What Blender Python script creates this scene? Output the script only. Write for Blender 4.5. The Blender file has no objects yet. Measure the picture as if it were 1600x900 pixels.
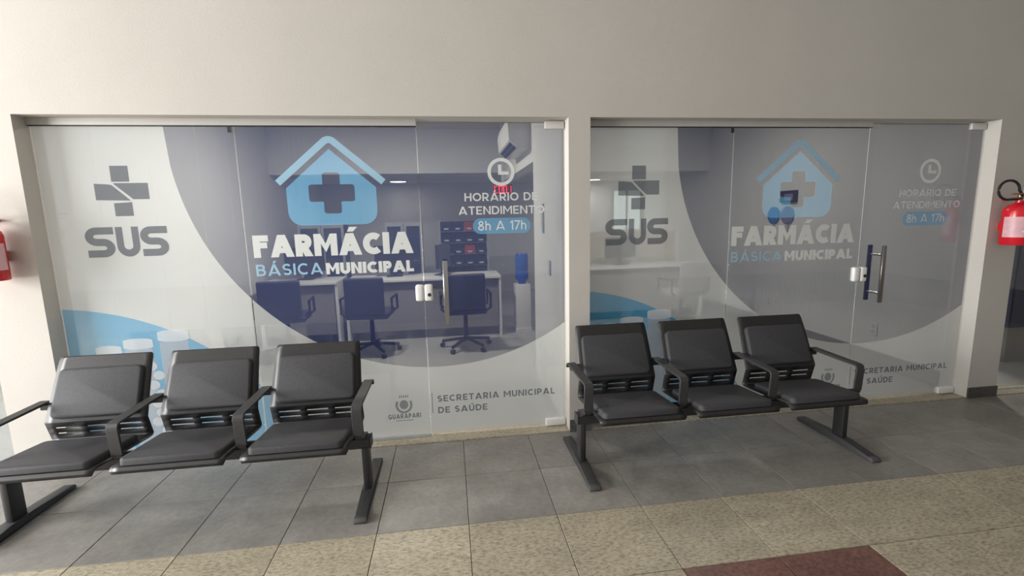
import bpy, bmesh, math, random
from mathutils import Vector, Matrix
random.seed(7)
scene = bpy.context.scene
COL = scene.collection
PI = math.pi

# ------------------------------------------------------------------ camera
cam_d = bpy.data.cameras.new('camera')
cam_d.sensor_fit = 'HORIZONTAL'; cam_d.sensor_width = 36.0
cam_d.lens = 729.812 / 1600 * 36.0
cam_d.clip_start = 0.05; cam_d.clip_end = 200
cam = bpy.data.objects.new('camera', cam_d); COL.objects.link(cam)
R_ = Vector((0.99069581, -0.13426336, -0.02225242)); U_ = Vector((0.04217095, 0.14739098, 0.98817889)); F_ = Vector((0.12939641, 0.97992308, -0.15168164))
m = Matrix(((R_.x, U_.x, -F_.x), (R_.y, U_.y, -F_.y), (R_.z, U_.z, -F_.z))).to_4x4()
m.translation = Vector((-0.33407, -3.03288, 1.51168))
cam.matrix_world = m
scene.camera = cam

# ------------------------------------------------------------------ world, daylight, exposure
world = bpy.data.worlds.new('sky'); scene.world = world; world.use_nodes = True
bg = world.node_tree.nodes['Background']
bg.inputs['Color'].default_value = (0.93, 0.97, 1.0, 1); bg.inputs['Strength'].default_value = 0.53

def area_light(name, loc, target, sx, sy, power, color=(1, 1, 1)):
    d = bpy.data.lights.new(name, 'AREA'); d.shape = 'RECTANGLE'; d.size = sx; d.size_y = sy
    d.energy = power; d.color = color
    o = bpy.data.objects.new(name, d); COL.objects.link(o); o.location = loc
    o.rotation_euler = (Vector(target) - Vector(loc)).to_track_quat('-Z', 'Y').to_euler()
    return o
# daylight from the open end of the gallery
area_light('gallery_daylight', (-7.6, -2.2, 1.8), (0.2, -0.6, 1.0), 2.9, 2.8, 800, (1.0, 1.0, 0.99))
vs = scene.view_settings
vs.view_transform = 'Standard'; vs.look = 'None'; vs.gamma = 1.0; vs.use_curve_mapping = False
vs.exposure = 0.15

# ------------------------------------------------------------------ materials
MATS = {}
def nodes_of(name):
    mt = bpy.data.materials.new(name); mt.use_nodes = True
    return mt, mt.node_tree, mt.node_tree.nodes['Principled BSDF']
def mat(name, col, rough=0.5, metal=0.0, spec=0.5, noise=0.0, scale=20.0, bump=0.0, bscale=200.0, emit=0.0):
    if name in MATS: return MATS[name]
    mt, nt, b = nodes_of(name)
    b.inputs['Base Color'].default_value = (*col, 1); b.inputs['Roughness'].default_value = rough
    b.inputs['Metallic'].default_value = metal; b.inputs['Specular IOR Level'].default_value = spec
    tc = nt.nodes.new('ShaderNodeTexCoord')
    nz = nt.nodes.new('ShaderNodeTexNoise'); nz.inputs['Scale'].default_value = scale; nz.inputs['Detail'].default_value = 5
    nt.links.new(tc.outputs['Object'], nz.inputs['Vector'])
    rp = nt.nodes.new('ShaderNodeValToRGB'); k = max(noise, 0.02)
    rp.color_ramp.elements[0].position = 0.3; rp.color_ramp.elements[1].position = 0.7
    rp.color_ramp.elements[0].color = (*[c * (1 - k) for c in col], 1); rp.color_ramp.elements[1].color = (*[min(1, c * (1 + k)) for c in col], 1)
    nt.links.new(nz.outputs['Fac'], rp.inputs['Fac']); nt.links.new(rp.outputs['Color'], b.inputs['Base Color'])
    if bump > 0:
        n2 = nt.nodes.new('ShaderNodeTexNoise'); n2.inputs['Scale'].default_value = bscale; n2.inputs['Detail'].default_value = 3
        nt.links.new(tc.outputs['Object'], n2.inputs['Vector'])
        bp = nt.nodes.new('ShaderNodeBump'); bp.inputs['Strength'].default_value = bump; bp.inputs['Distance'].default_value = 0.002
        nt.links.new(n2.outputs['Fac'], bp.inputs['Height']); nt.links.new(bp.outputs['Normal'], b.inputs['Normal'])
    if emit > 0:
        b.inputs['Emission Color'].default_value = (*col, 1); b.inputs['Emission Strength'].default_value = emit
    MATS[name] = mt; return mt

def stone(name, c_dark, c_mid, c_light, scale, rough, stretch=1.0, vary=0.10, fine=0.5, patch=0.25):
    """polished granite: blotchy patches plus mineral flecks, each slab slightly its own tone"""
    mt, nt, b = nodes_of(name); L = nt.links.new; N = nt.nodes.new
    tc = N('ShaderNodeTexCoord'); mp = N('ShaderNodeMapping'); mp.inputs['Scale'].default_value = (1, stretch, 1)
    oi = N('ShaderNodeObjectInfo')
    geo = N('ShaderNodeNewGeometry'); L(geo.outputs['Position'], mp.inputs['Vector'])
    ad = N('ShaderNodeVectorMath'); ad.operation = 'ADD'; L(mp.outputs['Vector'], ad.inputs[0])
    cb = N('ShaderNodeCombineXYZ'); mu = N('ShaderNodeMath'); mu.operation = 'MULTIPLY'; mu.inputs[1].default_value = 37.0
    L(oi.outputs['Random'], mu.inputs[0]); L(mu.outputs[0], cb.inputs['Z']); L(cb.outputs[0], ad.inputs[1])
    n1 = N('ShaderNodeTexNoise'); n1.inputs['Scale'].default_value = scale; n1.inputs['Detail'].default_value = 8; n1.inputs['Roughness'].default_value = 0.68
    L(ad.outputs[0], n1.inputs['Vector'])
    n2 = N('ShaderNodeTexNoise'); n2.inputs['Scale'].default_value = 5.0; n2.inputs['Detail'].default_value = 4; L(ad.outputs[0], n2.inputs['Vector'])
    rp = N('ShaderNodeValToRGB'); e = rp.color_ramp.elements
    e[0].position = 0.5 - 0.32 * (1 - fine); e[0].color = (*c_dark, 1); e[1].position = 0.5 + 0.32 * (1 - fine); e[1].color = (*c_light, 1)
    md = e.new(0.5); md.color = (*c_mid, 1)
    L(n1.outputs['Fac'], rp.inputs['Fac'])
    r2 = N('ShaderNodeMapRange'); r2.inputs['From Min'].default_value = 0.3; r2.inputs['From Max'].default_value = 0.7
    r2.inputs['To Min'].default_value = 1 - patch; r2.inputs['To Max'].default_value = 1 + patch; L(n2.outputs['Fac'], r2.inputs['Value'])
    r3 = N('ShaderNodeMapRange'); r3.inputs['To Min'].default_value = 1 - vary; r3.inputs['To Max'].default_value = 1 + vary; L(oi.outputs['Random'], r3.inputs['Value'])
    mm = N('ShaderNodeMath'); mm.operation = 'MULTIPLY'; L(r2.outputs[0], mm.inputs[0]); L(r3.outputs[0], mm.inputs[1])
    vm = N('ShaderNodeVectorMath'); vm.operation = 'SCALE'; L(rp.outputs['Color'], vm.inputs[0]); L(mm.outputs[0], vm.inputs['Scale'])
    L(vm.outputs[0], b.inputs['Base Color'])
    b.inputs['Roughness'].default_value = rough; b.inputs['Specular IOR Level'].default_value = 0.5
    rr = N('ShaderNodeMapRange'); rr.inputs['To Min'].default_value = rough - 0.06; rr.inputs['To Max'].default_value = rough + 0.10; L(n2.outputs['Fac'], rr.inputs['Value']); L(rr.outputs[0], b.inputs['Roughness'])
    MATS[name] = mt; return mt

def film(name, col, alpha, transl=0.18, clear=(1, 1, 1)):
    """printed see-through vinyl: part ink, part clear"""
    mt = bpy.data.materials.new(name); mt.use_nodes = True; nt = mt.node_tree; nt.nodes.clear(); N = nt.nodes.new; L = nt.links.new
    out = N('ShaderNodeOutputMaterial'); mx = N('ShaderNodeMixShader'); tr = N('ShaderNodeBsdfTransparent')
    tr.inputs['Color'].default_value = (*clear, 1)
    df = N('ShaderNodeBsdfDiffuse'); tl = N('ShaderNodeBsdfTranslucent'); m2 = N('ShaderNodeMixShader')
    tc = N('ShaderNodeTexCoord'); nz = N('ShaderNodeTexNoise'); nz.inputs['Scale'].default_value = 3.0; L(tc.outputs['Object'], nz.inputs['Vector'])
    rp = N('ShaderNodeValToRGB'); rp.color_ramp.elements[0].color = (*[c * .97 for c in col], 1); rp.color_ramp.elements[1].color = (*[min(1, c * 1.03) for c in col], 1)
    L(nz.outputs['Fac'], rp.inputs['Fac']); L(rp.outputs['Color'], df.inputs['Color']); L(rp.outputs['Color'], tl.inputs['Color'])
    m2.inputs['Fac'].default_value = transl; L(df.outputs[0], m2.inputs[1]); L(tl.outputs[0], m2.inputs[2])
    mx.inputs['Fac'].default_value = alpha; L(tr.outputs[0], mx.inputs[1]); L(m2.outputs[0], mx.inputs[2]); L(mx.outputs[0], out.inputs['Surface'])
    MATS[name] = mt; return mt

def glass_mat():
    mt = bpy.data.materials.new('tempered_glass'); mt.use_nodes = True; nt = mt.node_tree; nt.nodes.clear(); N = nt.nodes.new; L = nt.links.new
    out = N('ShaderNodeOutputMaterial'); mx = N('ShaderNodeMixShader'); tr = N('ShaderNodeBsdfTransparent'); gl = N('ShaderNodeBsdfGlossy')
    tr.inputs['Color'].default_value = (0.985, 0.99, 0.988, 1); gl.inputs['Roughness'].default_value = 0.0
    fr = N('ShaderNodeFresnel'); fr.inputs['IOR'].default_value = 1.5
    ge = N('ShaderNodeNewGeometry'); mr = N('ShaderNodeMapRange'); mr.inputs['To Min'].default_value = 1.5; mr.inputs['To Max'].default_value = 1 / 1.5
    L(ge.outputs['Backfacing'], mr.inputs['Value']); L(mr.outputs[0], fr.inputs['IOR'])
    L(fr.outputs[0], mx.inputs['Fac']); L(tr.outputs[0], mx.inputs[1]); L(gl.outputs[0], mx.inputs[2]); L(mx.outputs[0], out.inputs['Surface'])
    MATS['glass'] = mt; return mt
GLASS = glass_mat()

M_WALL = mat('painted_plaster', (0.545, 0.515, 0.475), 0.85, spec=0.2, noise=0.025, scale=2.2, bump=0.25, bscale=90)
M_JAMB = M_WALL
M_INWALL = mat('interior_paint', (0.74, 0.74, 0.72), 0.8, spec=0.2, noise=0.02, scale=2.0)
M_CEIL = mat('ceiling_paint', (0.72, 0.70, 0.67), 0.9, spec=0.1, noise=0.02, scale=2.0)
M_GROUT = mat('grout', (0.26, 0.235, 0.20), 0.9, noise=0.2, scale=30)
M_GREY = stone('grey_stone', (0.195, 0.185, 0.170), (0.245, 0.231, 0.212), (0.297, 0.280, 0.257), 34, 0.44, vary=0.07, fine=0.2, patch=0.16)
M_BEIGE = stone('beige_granite', (0.195, 0.165, 0.115), (0.40, 0.352, 0.262), (0.50, 0.445, 0.338), 44, 0.46, stretch=2.3, vary=0.06, fine=0.5, patch=0.10)
M_RED = stone('red_granite', (0.09, 0.042, 0.033), (0.165, 0.08, 0.064), (0.235, 0.125, 0.103), 55, 0.36, vary=0.05, fine=0.4, patch=0.12)
M_SKIRT = stone('dark_skirting', (0.05, 0.045, 0.04), (0.085, 0.08, 0.072), (0.13, 0.12, 0.11), 60, 0.45, fine=0.3)
M_INFLOOR = mat('interior_floor_tile', (0.40, 0.405, 0.40), 0.24, noise=0.05, scale=3)
M_SHELL = mat('black_painted_steel', (0.022, 0.021, 0.022), 0.42, noise=0.12, scale=40)
M_PAD = mat('black_leatherette', (0.053, 0.052, 0.057), 0.62, spec=0.3, noise=0.10, scale=60, bump=0.35, bscale=420)
M_ARM = mat('black_textured_plastic', (0.035, 0.035, 0.036), 0.55, noise=0.1, scale=80, bump=0.3, bscale=500)
M_CAP = mat('grey_plastic_cap', (0.07, 0.07, 0.07), 0.22)
M_CHROME = mat('brushed_steel', (0.45, 0.44, 0.43), 0.22, metal=1.0)
M_DARKSTEEL = mat('dark_chrome', (0.10, 0.10, 0.11), 0.25, metal=0.9)
M_FITTING = mat('white_fitting', (0.80, 0.79, 0.77), 0.35)
M_GREYFIT = mat('grey_fitting', (0.60, 0.58, 0.55), 0.35)
M_ALU = mat('anodised_channel', (0.50, 0.48, 0.45), 0.55, metal=0.2)
M_BLACK = mat('black_rubber', (0.012, 0.012, 0.012), 0.5)
M_EXT = mat('extinguisher_red', (0.62, 0.012, 0.025), 0.22, noise=0.04)
M_LABEL = mat('extinguisher_label', (0.72, 0.42, 0.45), 0.45, noise=0.1)
M_LABELINK = mat('label_ink', (0.80, 0.76, 0.76), 0.5)
M_LABELDARK = mat('label_dark_ink', (0.25, 0.05, 0.06), 0.5)
M_BRASS = mat('dull_brass', (0.40, 0.22, 0.15), 0.4, metal=0.7)
M_DESK = mat('white_laminate', (0.75, 0.75, 0.73), 0.4)
M_DESKPANEL = mat('grey_laminate', (0.26, 0.25, 0.25), 0.5)
M_OFFICE = mat('dark_blue_upholstery', (0.03, 0.034, 0.07), 0.8, noise=0.12, scale=60)
M_OFFGREY = mat('grey_upholstery', (0.40, 0.39, 0.41), 0.8, noise=0.08, scale=60)
M_MON = mat('dark_monitor', (0.02, 0.021, 0.03), 0.35)
M_CABFRAME = mat('light_grey_metal', (0.50, 0.52, 0.53), 0.4)
M_CABDARK = mat('dark_blue_metal', (0.02, 0.032, 0.08), 0.45)
M_BIN = mat('navy_bin', (0.012, 0.022, 0.075), 0.4)
M_BINRED = mat('red_bin', (0.5, 0.08, 0.05), 0.4)
M_LABELW = mat('paper_label', (0.7, 0.72, 0.74), 0.7)
M_WATER = mat('blue_bottle', (0.02, 0.11, 0.50), 0.15)
M_PANEL = mat('beige_panel', (0.56, 0.50, 0.43), 0.6)
M_LED = mat('red_led', (1.0, 0.03, 0.04), 0.4, emit=3.0)
M_LEDBOX = mat('led_box', (0.10, 0.004, 0.008), 0.4)
M_LAMP = mat('lamp_diffuser', (1.0, 0.97, 0.90), 0.5, emit=9.0)
M_DAYPANE = mat('bright_frosted_pane', (0.80, 0.92, 0.90), 0.5, emit=0.55)
M_SIGNBLUE = mat('sign_blue', (0.05, 0.16, 0.45), 0.5)
M_SIGNVIOLET = mat('sign_violet', (0.22, 0.20, 0.33), 0.5)

F_WHITE = film('white_film', (0.76, 0.765, 0.77), 0.64)
F_NAVY = film('navy_film', (0.046, 0.066, 0.205), 0.55, clear=(1.0, 0.98, 0.90))
F_SKY = film('sky_blue_film', (0.13, 0.46, 0.74), 0.72)
F_LBLUE = film('light_blue_print', (0.19, 0.56, 0.92), 0.62, transl=0.1)
F_TEXT = film('white_print', (0.95, 0.95, 0.94), 0.95, transl=0.05)
F_LBLUE2 = film('light_blue_print_over_navy', (0.46, 0.72, 0.93), 0.88, transl=0.06)
F_GREY = film('grey_print', (0.155, 0.165, 0.20), 0.74)
F_PILL = film('pale_print', (0.86, 0.87, 0.89), 0.85)
F_PILL2 = film('pale_shade_print', (0.66, 0.68, 0.72), 0.72)
F_LINE = film('line_print', (0.30, 0.31, 0.33), 0.7)

# ------------------------------------------------------------------ geometry helpers
def link(name, me, material, parent=None):
    o = bpy.data.objects.new(name, me); COL.objects.link(o)
    if material is not None:
        me.materials.clear(); me.materials.append(material)
    if parent is not None: o.parent = parent
    return o
def from_bm(name, bm, material, parent=None, smooth=False):
    me = bpy.data.meshes.new(name); bmesh.ops.recalc_face_normals(bm, faces=bm.faces[:]); bm.to_mesh(me); bm.free()
    if smooth:
        for p in me.polygons: p.use_smooth = True
        try: me.set_sharp_from_angle(angle=math.radians(40))
        except Exception: pass
    return link(name, me, material, parent)
def add_box(bm, x0, x1, y0, y1, z0, z1, bevel=0.0, seg=2):
    c = Vector(((x0 + x1) / 2, (y0 + y1) / 2, (z0 + z1) / 2))
    r = bmesh.ops.create_cube(bm, size=1.0, matrix=Matrix.Translation(c) @ Matrix.Diagonal((abs(x1 - x0), abs(y1 - y0), abs(z1 - z0), 1)))
    if bevel > 0:
        es = list({e for v in r['verts'] for e in v.link_edges})
        bmesh.ops.bevel(bm, geom=es, offset=bevel, segments=seg, profile=0.5, affect='EDGES')
def box(name, x0, x1, y0, y1, z0, z1, material, parent=None, bevel=0.0, seg=2):
    bm = bmesh.new(); add_box(bm, x0, x1, y0, y1, z0, z1, bevel, seg)
    return from_bm(name, bm, material, parent, smooth=bevel > 0)
def boxes(name, lst, material, parent=None):
    bm = bmesh.new()
    for b in lst: add_box(bm, *b)
    return from_bm(name, bm, material, parent)
def cyl(name, p0, p1, r0, r1, material, parent=None, n=24):
    p0 = Vector(p0); p1 = Vector(p1); d = p1 - p0
    bm = bmesh.new()
    mt = Matrix.Translation((p0 + p1) / 2) @ d.to_track_quat('Z', 'Y').to_matrix().to_4x4()
    bmesh.ops.create_cone(bm, cap_ends=True, segments=n, radius1=r0, radius2=r1, depth=d.length, matrix=mt)
    return from_bm(name, bm, material, parent, smooth=True)
def lathe(name, prof, material, parent=None, n=32, at=(0, 0, 0)):
    bm = bmesh.new(); rings = []
    for r, z in prof:
        if r < 1e-5: rings.append([bm.verts.new((at[0], at[1], at[2] + z))])
        else: rings.append([bm.verts.new((at[0] + r * math.cos(2 * PI * k / n), at[1] + r * math.sin(2 * PI * k / n), at[2] + z)) for k in range(n)])
    for a, b in zip(rings, rings[1:]):
        for k in range(n):
            q = [a[k % len(a)], a[(k + 1) % len(a)], b[(k + 1) % len(b)], b[k % len(b)]]
            q2 = []
            for v in q:
                if v not in q2: q2.append(v)
            if len(q2) > 2: bm.faces.new(q2)
    return from_bm(name, bm, material, parent, smooth=True)
def tube(name, pts, r, material, parent=None, n=10):
    pts = [Vector(p) for p in pts]; bm = bmesh.new(); rings = []
    up = Vector((0, 0, 1))
    for i, p in enumerate(pts):
        t = (pts[min(i + 1, len(pts) - 1)] - pts[max(i - 1, 0)]).normalized()
        a = t.cross(up)
        if a.length < 1e-3: a = t.cross(Vector((1, 0, 0)))
        a.normalize(); b = t.cross(a)
        rings.append([bm.verts.new(p + r * (a * math.cos(2 * PI * k / n) + b * math.sin(2 * PI * k / n))) for k in range(n)])
    for a, b in zip(rings, rings[1:]):
        for k in range(n): bm.faces.new([a[k], a[(k + 1) % n], b[(k + 1) % n], b[k]])
    bm.faces.new(rings[0][::-1]); bm.faces.new(rings[-1])
    return from_bm(name, bm, material, parent, smooth=True)
def prism_yz(name, prof, x0, x1, material, parent=None, bevel=0.0):
    """profile in (y,z) extruded along x"""
    bm = bmesh.new(); a = [bm.verts.new((x0, y, z)) for y, z in prof]; b = [bm.verts.new((x1, y, z)) for y, z in prof]
    bm.faces.new(a); bm.faces.new(b[::-1]); n = len(prof)
    for k in range(n): bm.faces.new([a[k], b[k], b[(k + 1) % n], a[(k + 1) % n]])
    if bevel > 0: bmesh.ops.bevel(bm, geom=bm.edges[:], offset=bevel, segments=2, profile=0.5, affect='EDGES')
    return from_bm(name, bm, material, parent, smooth=True)
def empty(name, loc=(0, 0, 0), rz=0.0):
    o = bpy.data.objects.new(name, None); o.empty_display_size = 0.1; COL.objects.link(o); o.location = loc; o.rotation_euler = (0, 0, rz); return o
def tag(o, label, cat, group=None):
    o['label'] = label; o['category'] = cat
    if group: o['group'] = group
    return o
def struct(o): o['kind'] = 'structure'; return o

# flat print on the glass: polygons given in (x,z), put at depth y
def flat(name, polys, y, material, parent):
    bm = bmesh.new()
    for i, poly in enumerate(polys):
        vs_ = [bm.verts.new((x, y - 0.00004 * (i % 12), z)) for x, z in poly]
        try: bm.faces.new(vs_)
        except ValueError: pass
    bmesh.ops.triangulate(bm, faces=bm.faces[:])
    me = bpy.data.meshes.new(name); bm.to_mesh(me); bm.free()
    return link(name, me, material, parent)
def ribbon(pts, w):
    """list of quads following a polyline with flat ends"""
    out = []; L = []; Rr = []
    for i, p in enumerate(pts):
        a = Vector(pts[max(i - 1, 0)]); b = Vector(pts[min(i + 1, len(pts) - 1)]); t = (b - a).normalized(); n = Vector((-t.y, t.x))
        k = 1.0
        if 0 < i < len(pts) - 1:
            t1 = (Vector(p) - a).normalized(); k = 1 / max(0.5, abs(t1.dot(t)))
        L.append(Vector(p) + n * w / 2 * k); Rr.append(Vector(p) - n * w / 2 * k)
    for i in range(len(pts) - 1): out.append([tuple(L[i]), tuple(L[i + 1]), tuple(Rr[i + 1]), tuple(Rr[i])])
    return out
def arc(cx, cz, rx, rz, a0, a1, n=12):
    return [(cx + rx * math.cos(math.radians(a0 + (a1 - a0) * k / n)), cz + rz * math.sin(math.radians(a0 + (a1 - a0) * k / n))) for k in range(n + 1)]
def rrect(x0, x1, z0, z1, r, n=6):
    return arc(x1 - r, z0 + r, r, r, -90, 0, n) + arc(x1 - r, z1 - r, r, r, 0, 90, n) + arc(x0 + r, z1 - r, r, r, 90, 180, n) + arc(x0 + r, z0 + r, r, r, 180, 270, n)
def glyph(ch, w):
    """one capital of a geometric sans as filled polygons; cap height 1, stroke w; returns polygons, width"""
    h = w / 2; q = w * 1.10
    V = lambda x0, x1, z0, z1: [(x0, z0), (x1, z0), (x1, z1), (x0, z1)]
    para = lambda xa, xb, z0, z1, t: [(xa, z0), (xa + t, z0), (xb + t, z1), (xb, z1)]
    acc = []
    if ch in 'ÁÚ':
        base, W = glyph('A' if ch == 'Á' else 'U', w); return base + [[(W * .40, 1.07), (W * .40 + w * .9, 1.07), (W * .40 + .16 + w * 1.0, 1.28), (W * .40 + .10, 1.28)]], W
    if ch == 'I': return [V(0, w, 0, 1)], w
    if ch == 'L': return [V(0, w, 0, 1), V(w, .60, 0, w * .95)], .60
    if ch == 'F': return [V(0, w, 0, 1), V(w, .66, 1 - w * .92, 1), V(w, .60, .56 - w * .46, .56 + w * .46 - .06 * w)], .66
    if ch == 'E': return [V(0, w, 0, 1), V(w, .66, 1 - w * .92, 1), V(w, .60, .5 - w * .44, .5 + w * .44), V(w, .66, 0, w * .92)], .66
    if ch == 'T': return [V(.37 - h, .37 + h, 0, 1 - w * .95), V(0, .74, 1 - w * .95, 1)], .74
    if ch == 'H': return [V(0, w, 0, 1), V(.80 - w, .80, 0, 1), V(w, .80 - w, .5 - w * .46, .5 + w * .46)], .80
    if ch == 'N': return [V(0, w, 0, 1), V(.84 - w, .84, 0, 1), [(w, 1), (w, 1 - w * 1.35), (.84 - w, 0), (.84 - w, w * 1.35)]], .84
    if ch == 'M':
        W = 1.02; zc = .30
        return [V(0, w, 0, 1), V(W - w, W, 0, 1), [(w, 1), (w, 1 - w * 1.45), (W / 2, zc - w * .45), (W / 2, zc + w * .85)], [(W - w, 1), (W / 2, zc + w * .85), (W / 2, zc - w * .45), (W - w, 1 - w * 1.45)]], W
    if ch == 'A':
        W = .92 + w * .35; t = q * 1.02; zb0 = .18; zb1 = .18 + w * .80; k = (W / 2 - t / 2)
        xin = lambda z: t + k * z
        return [para(0, k, 0, 1, t), [(W - t, 0), (W, 0), (W / 2 + t / 2, 1), (W / 2 - t / 2, 1)], [(xin(zb0), zb0), (W - xin(zb0), zb0), (W - xin(zb1), zb1), (xin(zb1), zb1)]], W
    if ch == 'U':
        W = .78; r = W / 2 - h
        return ribbon([(h, 1), (h, .40)] + arc(W / 2, .36, r, .36 - h, 180, 360, 14) + [(W - h, .40), (W - h, 1)], w), W
    if ch == 'O': return ribbon(arc(.49, .5, .49 - h, .5 - h, 0, 360, 32), w), .98
    if ch == 'C': return ribbon(arc(.48, .5, .48 - h, .5 - h, 48, 312, 26), w), .84
    if ch == 'G': return ribbon(arc(.48, .5, .48 - h, .5 - h, 48, 335, 26), w) + [V(.50, .92, .5 - w * .75, .5 + w * .1), V(.92 - w, .92, .16, .5)], .92
    if ch == 'S':
        W = .68; r = (1 - w) / 4; rx = W / 2 - h
        return ribbon(arc(W / 2, 1 - h - r, rx, r, 28, 262, 16) + arc(W / 2, h + r, rx, r, 82, -152, 16), w), W
    if ch == 'Z':                       # squared S of the emblem
        W = .84; r = (1 - w) / 4; cx = h + r * 1.15
        return ribbon([(W, 1 - h), (cx, 1 - h)] + arc(cx, 1 - h - r, r * 1.15, r, 90, 270, 12)[1:-1] + [(cx, .5), (W - cx, .5)] + arc(W - cx, h + r, r * 1.15, r, 90, -90, 12)[1:-1] + [(W - cx, h), (.03, h)], w), W
    if ch == 'D':
        W = .84; return [V(0, w, 0, 1)] + ribbon([(w, h), (.38, h)] + arc(.38, .5, W - .38 - h, .5 - h, -90, 90, 18)[1:-1] + [(.38, 1 - h), (w, 1 - h)], w), W
    if ch in 'PR':
        W = .70 if ch == 'P' else .74; zc = .66; rr = 1 - h - zc
        g = [V(0, w, 0, 1)] + ribbon([(w, zc - rr), (.40, zc - rr)] + arc(.40, zc, W - .42 - h, rr, -90, 90, 14)[1:-1] + [(.40, 1 - h), (w, 1 - h)], w)
        if ch == 'R': g.append([(W - q * 1.05, 0), (W + .02, 0), (.36 + q * .5, zc - rr), (.36 - q * .5, zc - rr)])
        return g, W + (.02 if ch == 'R' else 0)
    if ch == 'B':
        W = .74; g = [V(0, w, 0, 1)]
        for z0, z1, wx in ((h, .52, W), (.52, 1 - h, W - .05)):
            zc = (z0 + z1) / 2; g += ribbon([(w, z0), (.40, z0)] + arc(.40, zc, wx - .40 - h, (z1 - z0) / 2, -90, 90, 12)[1:-1] + [(.40, z1), (w, z1)], w * .95)
        return g, W
    if ch == '8': return ribbon(arc(.33, .26, .33 - h, .26 - h * .6, 0, 360, 22), w) + ribbon(arc(.33, .75, .28 - h, .25 - h, 0, 360, 20), w), .66
    if ch == '1': return [V(.18, .18 + w, 0, 1), [(0, .80), (0, .80 - w * .9), (.18, .88 - w * .6), (.18, 1)]], .18 + w
    if ch == '7': return [V(0, .62, 1 - w, 1), [(.10, 0), (.10 + q, 0), (.62, 1 - w), (.62 - q, 1 - w)]], .62
    if ch == 'h': return [V(0, w, 0, 1)] + ribbon([(h, .36), (h + .01, .42)] + arc(.29, .42, .29 - h, .30 - h, 170, 0, 12) + [(.58 - h, 0)], w), .58
    return [], .34                      # space
def lettering(s, x0, x1, zb, cap, y, material, parent, weight=0.18, gap=0.12, name='lettering'):
    polys = []; x = 0.0
    for ch in s:
        g, W = glyph(ch, weight)
        for p in g: polys.append([(x + a, b) for a, b in p])
        x += W + gap
    xs = [a for p in polys for a, b in p]; lo, hi = min(xs), max(xs); k = (x1 - x0) / (hi - lo)
    return flat(name, [[(x0 + (a - lo) * k, zb + b * cap) for a, b in p] for p in polys], y, material, parent)

# ================================================================== THE SETTING
T = 0.4477; TX0 = -2.085
H = 2.13
XL0, XL1, XR0, XR1 = -2.699, 0.455, 0.599, 3.694      # the two openings
WL, WR = -3.0, 3.962                                   # ends of this stretch of wall
TOP = 3.35
floor = struct(box('floor', -9, 10, -9, 0.2, -0.10, -0.010, M_GROUT))
ncol0, ncol1, nrow = -8, 20, 8
tile_me = {}
def tile_mesh(key, material):
    if key not in tile_me:
        bm = bmesh.new(); g = 0.0016
        add_box(bm, g, T - g, g - T, -g, -0.02, 0.0)
        bmesh.ops.bevel(bm, geom=[e for e in bm.edges if all(v.co.z > -0.001 for v in e.verts)], offset=0.0015, segments=1, affect='EDGES')
        me = bpy.data.meshes.new('floor_tile'); bmesh.ops.recalc_face_normals(bm, faces=bm.faces[:]); bm.to_mesh(me); bm.free(); me.materials.append(material); tile_me[key] = me
    return tile_me[key]
for r in range(nrow):
    for c in range(ncol0, ncol1):
        key, mt = ('g', M_GREY) if r < 2 else ('b', M_BEIGE)
        if r == 3 and c in (6, 7): key, mt = 'r', M_RED
        o = bpy.data.objects.new('floor_tile', tile_mesh(key, mt)); COL.objects.link(o); o.parent = floor
        o.location = (TX0 + c * T, -r * T, 0.0002 * ((c * 7 + r * 3) % 3))

wall = struct(boxes('wall_facade', [(-9, 10, 0, 0.2, H, TOP), (WL, XL0, 0, 0.2, 0, H), (XL1, XR0, 0, 0.2, 0, H), (XR1, WR, 0, 0.2, 0, H), (-9, -6.2, 0, 0.2, 0, H), (7.3, 10, 0, 0.2, 0, H)], M_WALL))
n = 1
for a, b in ((WL, XL0), (XL1, XR0), (XR1, WR)):
    if a == WL: continue
    struct(box('trim_%d' % n, a + 0.001, b, -0.012, -0.0005, 0.001, 0.085, M_SKIRT)); n += 1
struct(box('trim_%d' % n, WL, XL0 - 0.001, -0.012, -0.0005, 0.001, 0.085, M_SKIRT)); n += 1
for a, b in ((XL0, XL1), (XR0, XR1), (-6.2, WL), (WR, 7.3)):
    struct(box('trim_%d' % n, a + 0.001, b - 0.001, 0.0, 0.199, -0.009, 0.006, M_BEIGE)); n += 1
ceiling = struct(box('ceiling', -5.2, 10, -7.0, 0.0, TOP, TOP + 0.15, M_CEIL))  # unseen gallery ceiling, extent shaped to darken the wall's top and right
struct(box('wall_opposite_blocker', 4.6, 10, -7.2, -7.0, 0, TOP + 0.15, M_WALL))  # added behind the camera, unseen; blocks sky light from the right
struct(box('wall_end_blocker', 9.8, 10, -7.0, 0.0, 0, TOP, M_WALL))  # unseen closure added so daylight falls off towards the right

# interior hall behind the glass
struct(box('floor_interior', -6.2, 7.3, 0.2, 6.4, -0.10, 0.0, M_INFLOOR))
struct(box('ceiling_interior', -6.2, 7.3, 0.2, 3.85, 2.75, 2.85, M_CEIL))
struct(box('ceiling_low', -6.2, 7.3, 3.97, 6.4, 2.18, 2.30, M_CEIL))
struct(box('wall_header', XL0 - 0.02, XR1, 3.85, 3.97, 2.14, 2.75, M_INWALL))
struct(box('wall_back', -6.2, 7.3, 6.4, 6.5, 0, 2.85, M_INWALL))
struct(box('wall_left_room', XL0 - 0.15, XL0 - 0.02, 0.2, 6.4, 0, 2.75, M_INWALL))
struct(box('wall_right_room', XR1, XR1 + 0.15, 0.2, 6.4, 0, 2.75, M_INWALL))
struct(boxes('wall_partition', [(XL1, XR0, 0.2, 1.28, 0, 2.75), (XL1, XR0, 1.28, 3.85, 2.0, 2.75)], M_INWALL))
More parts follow.
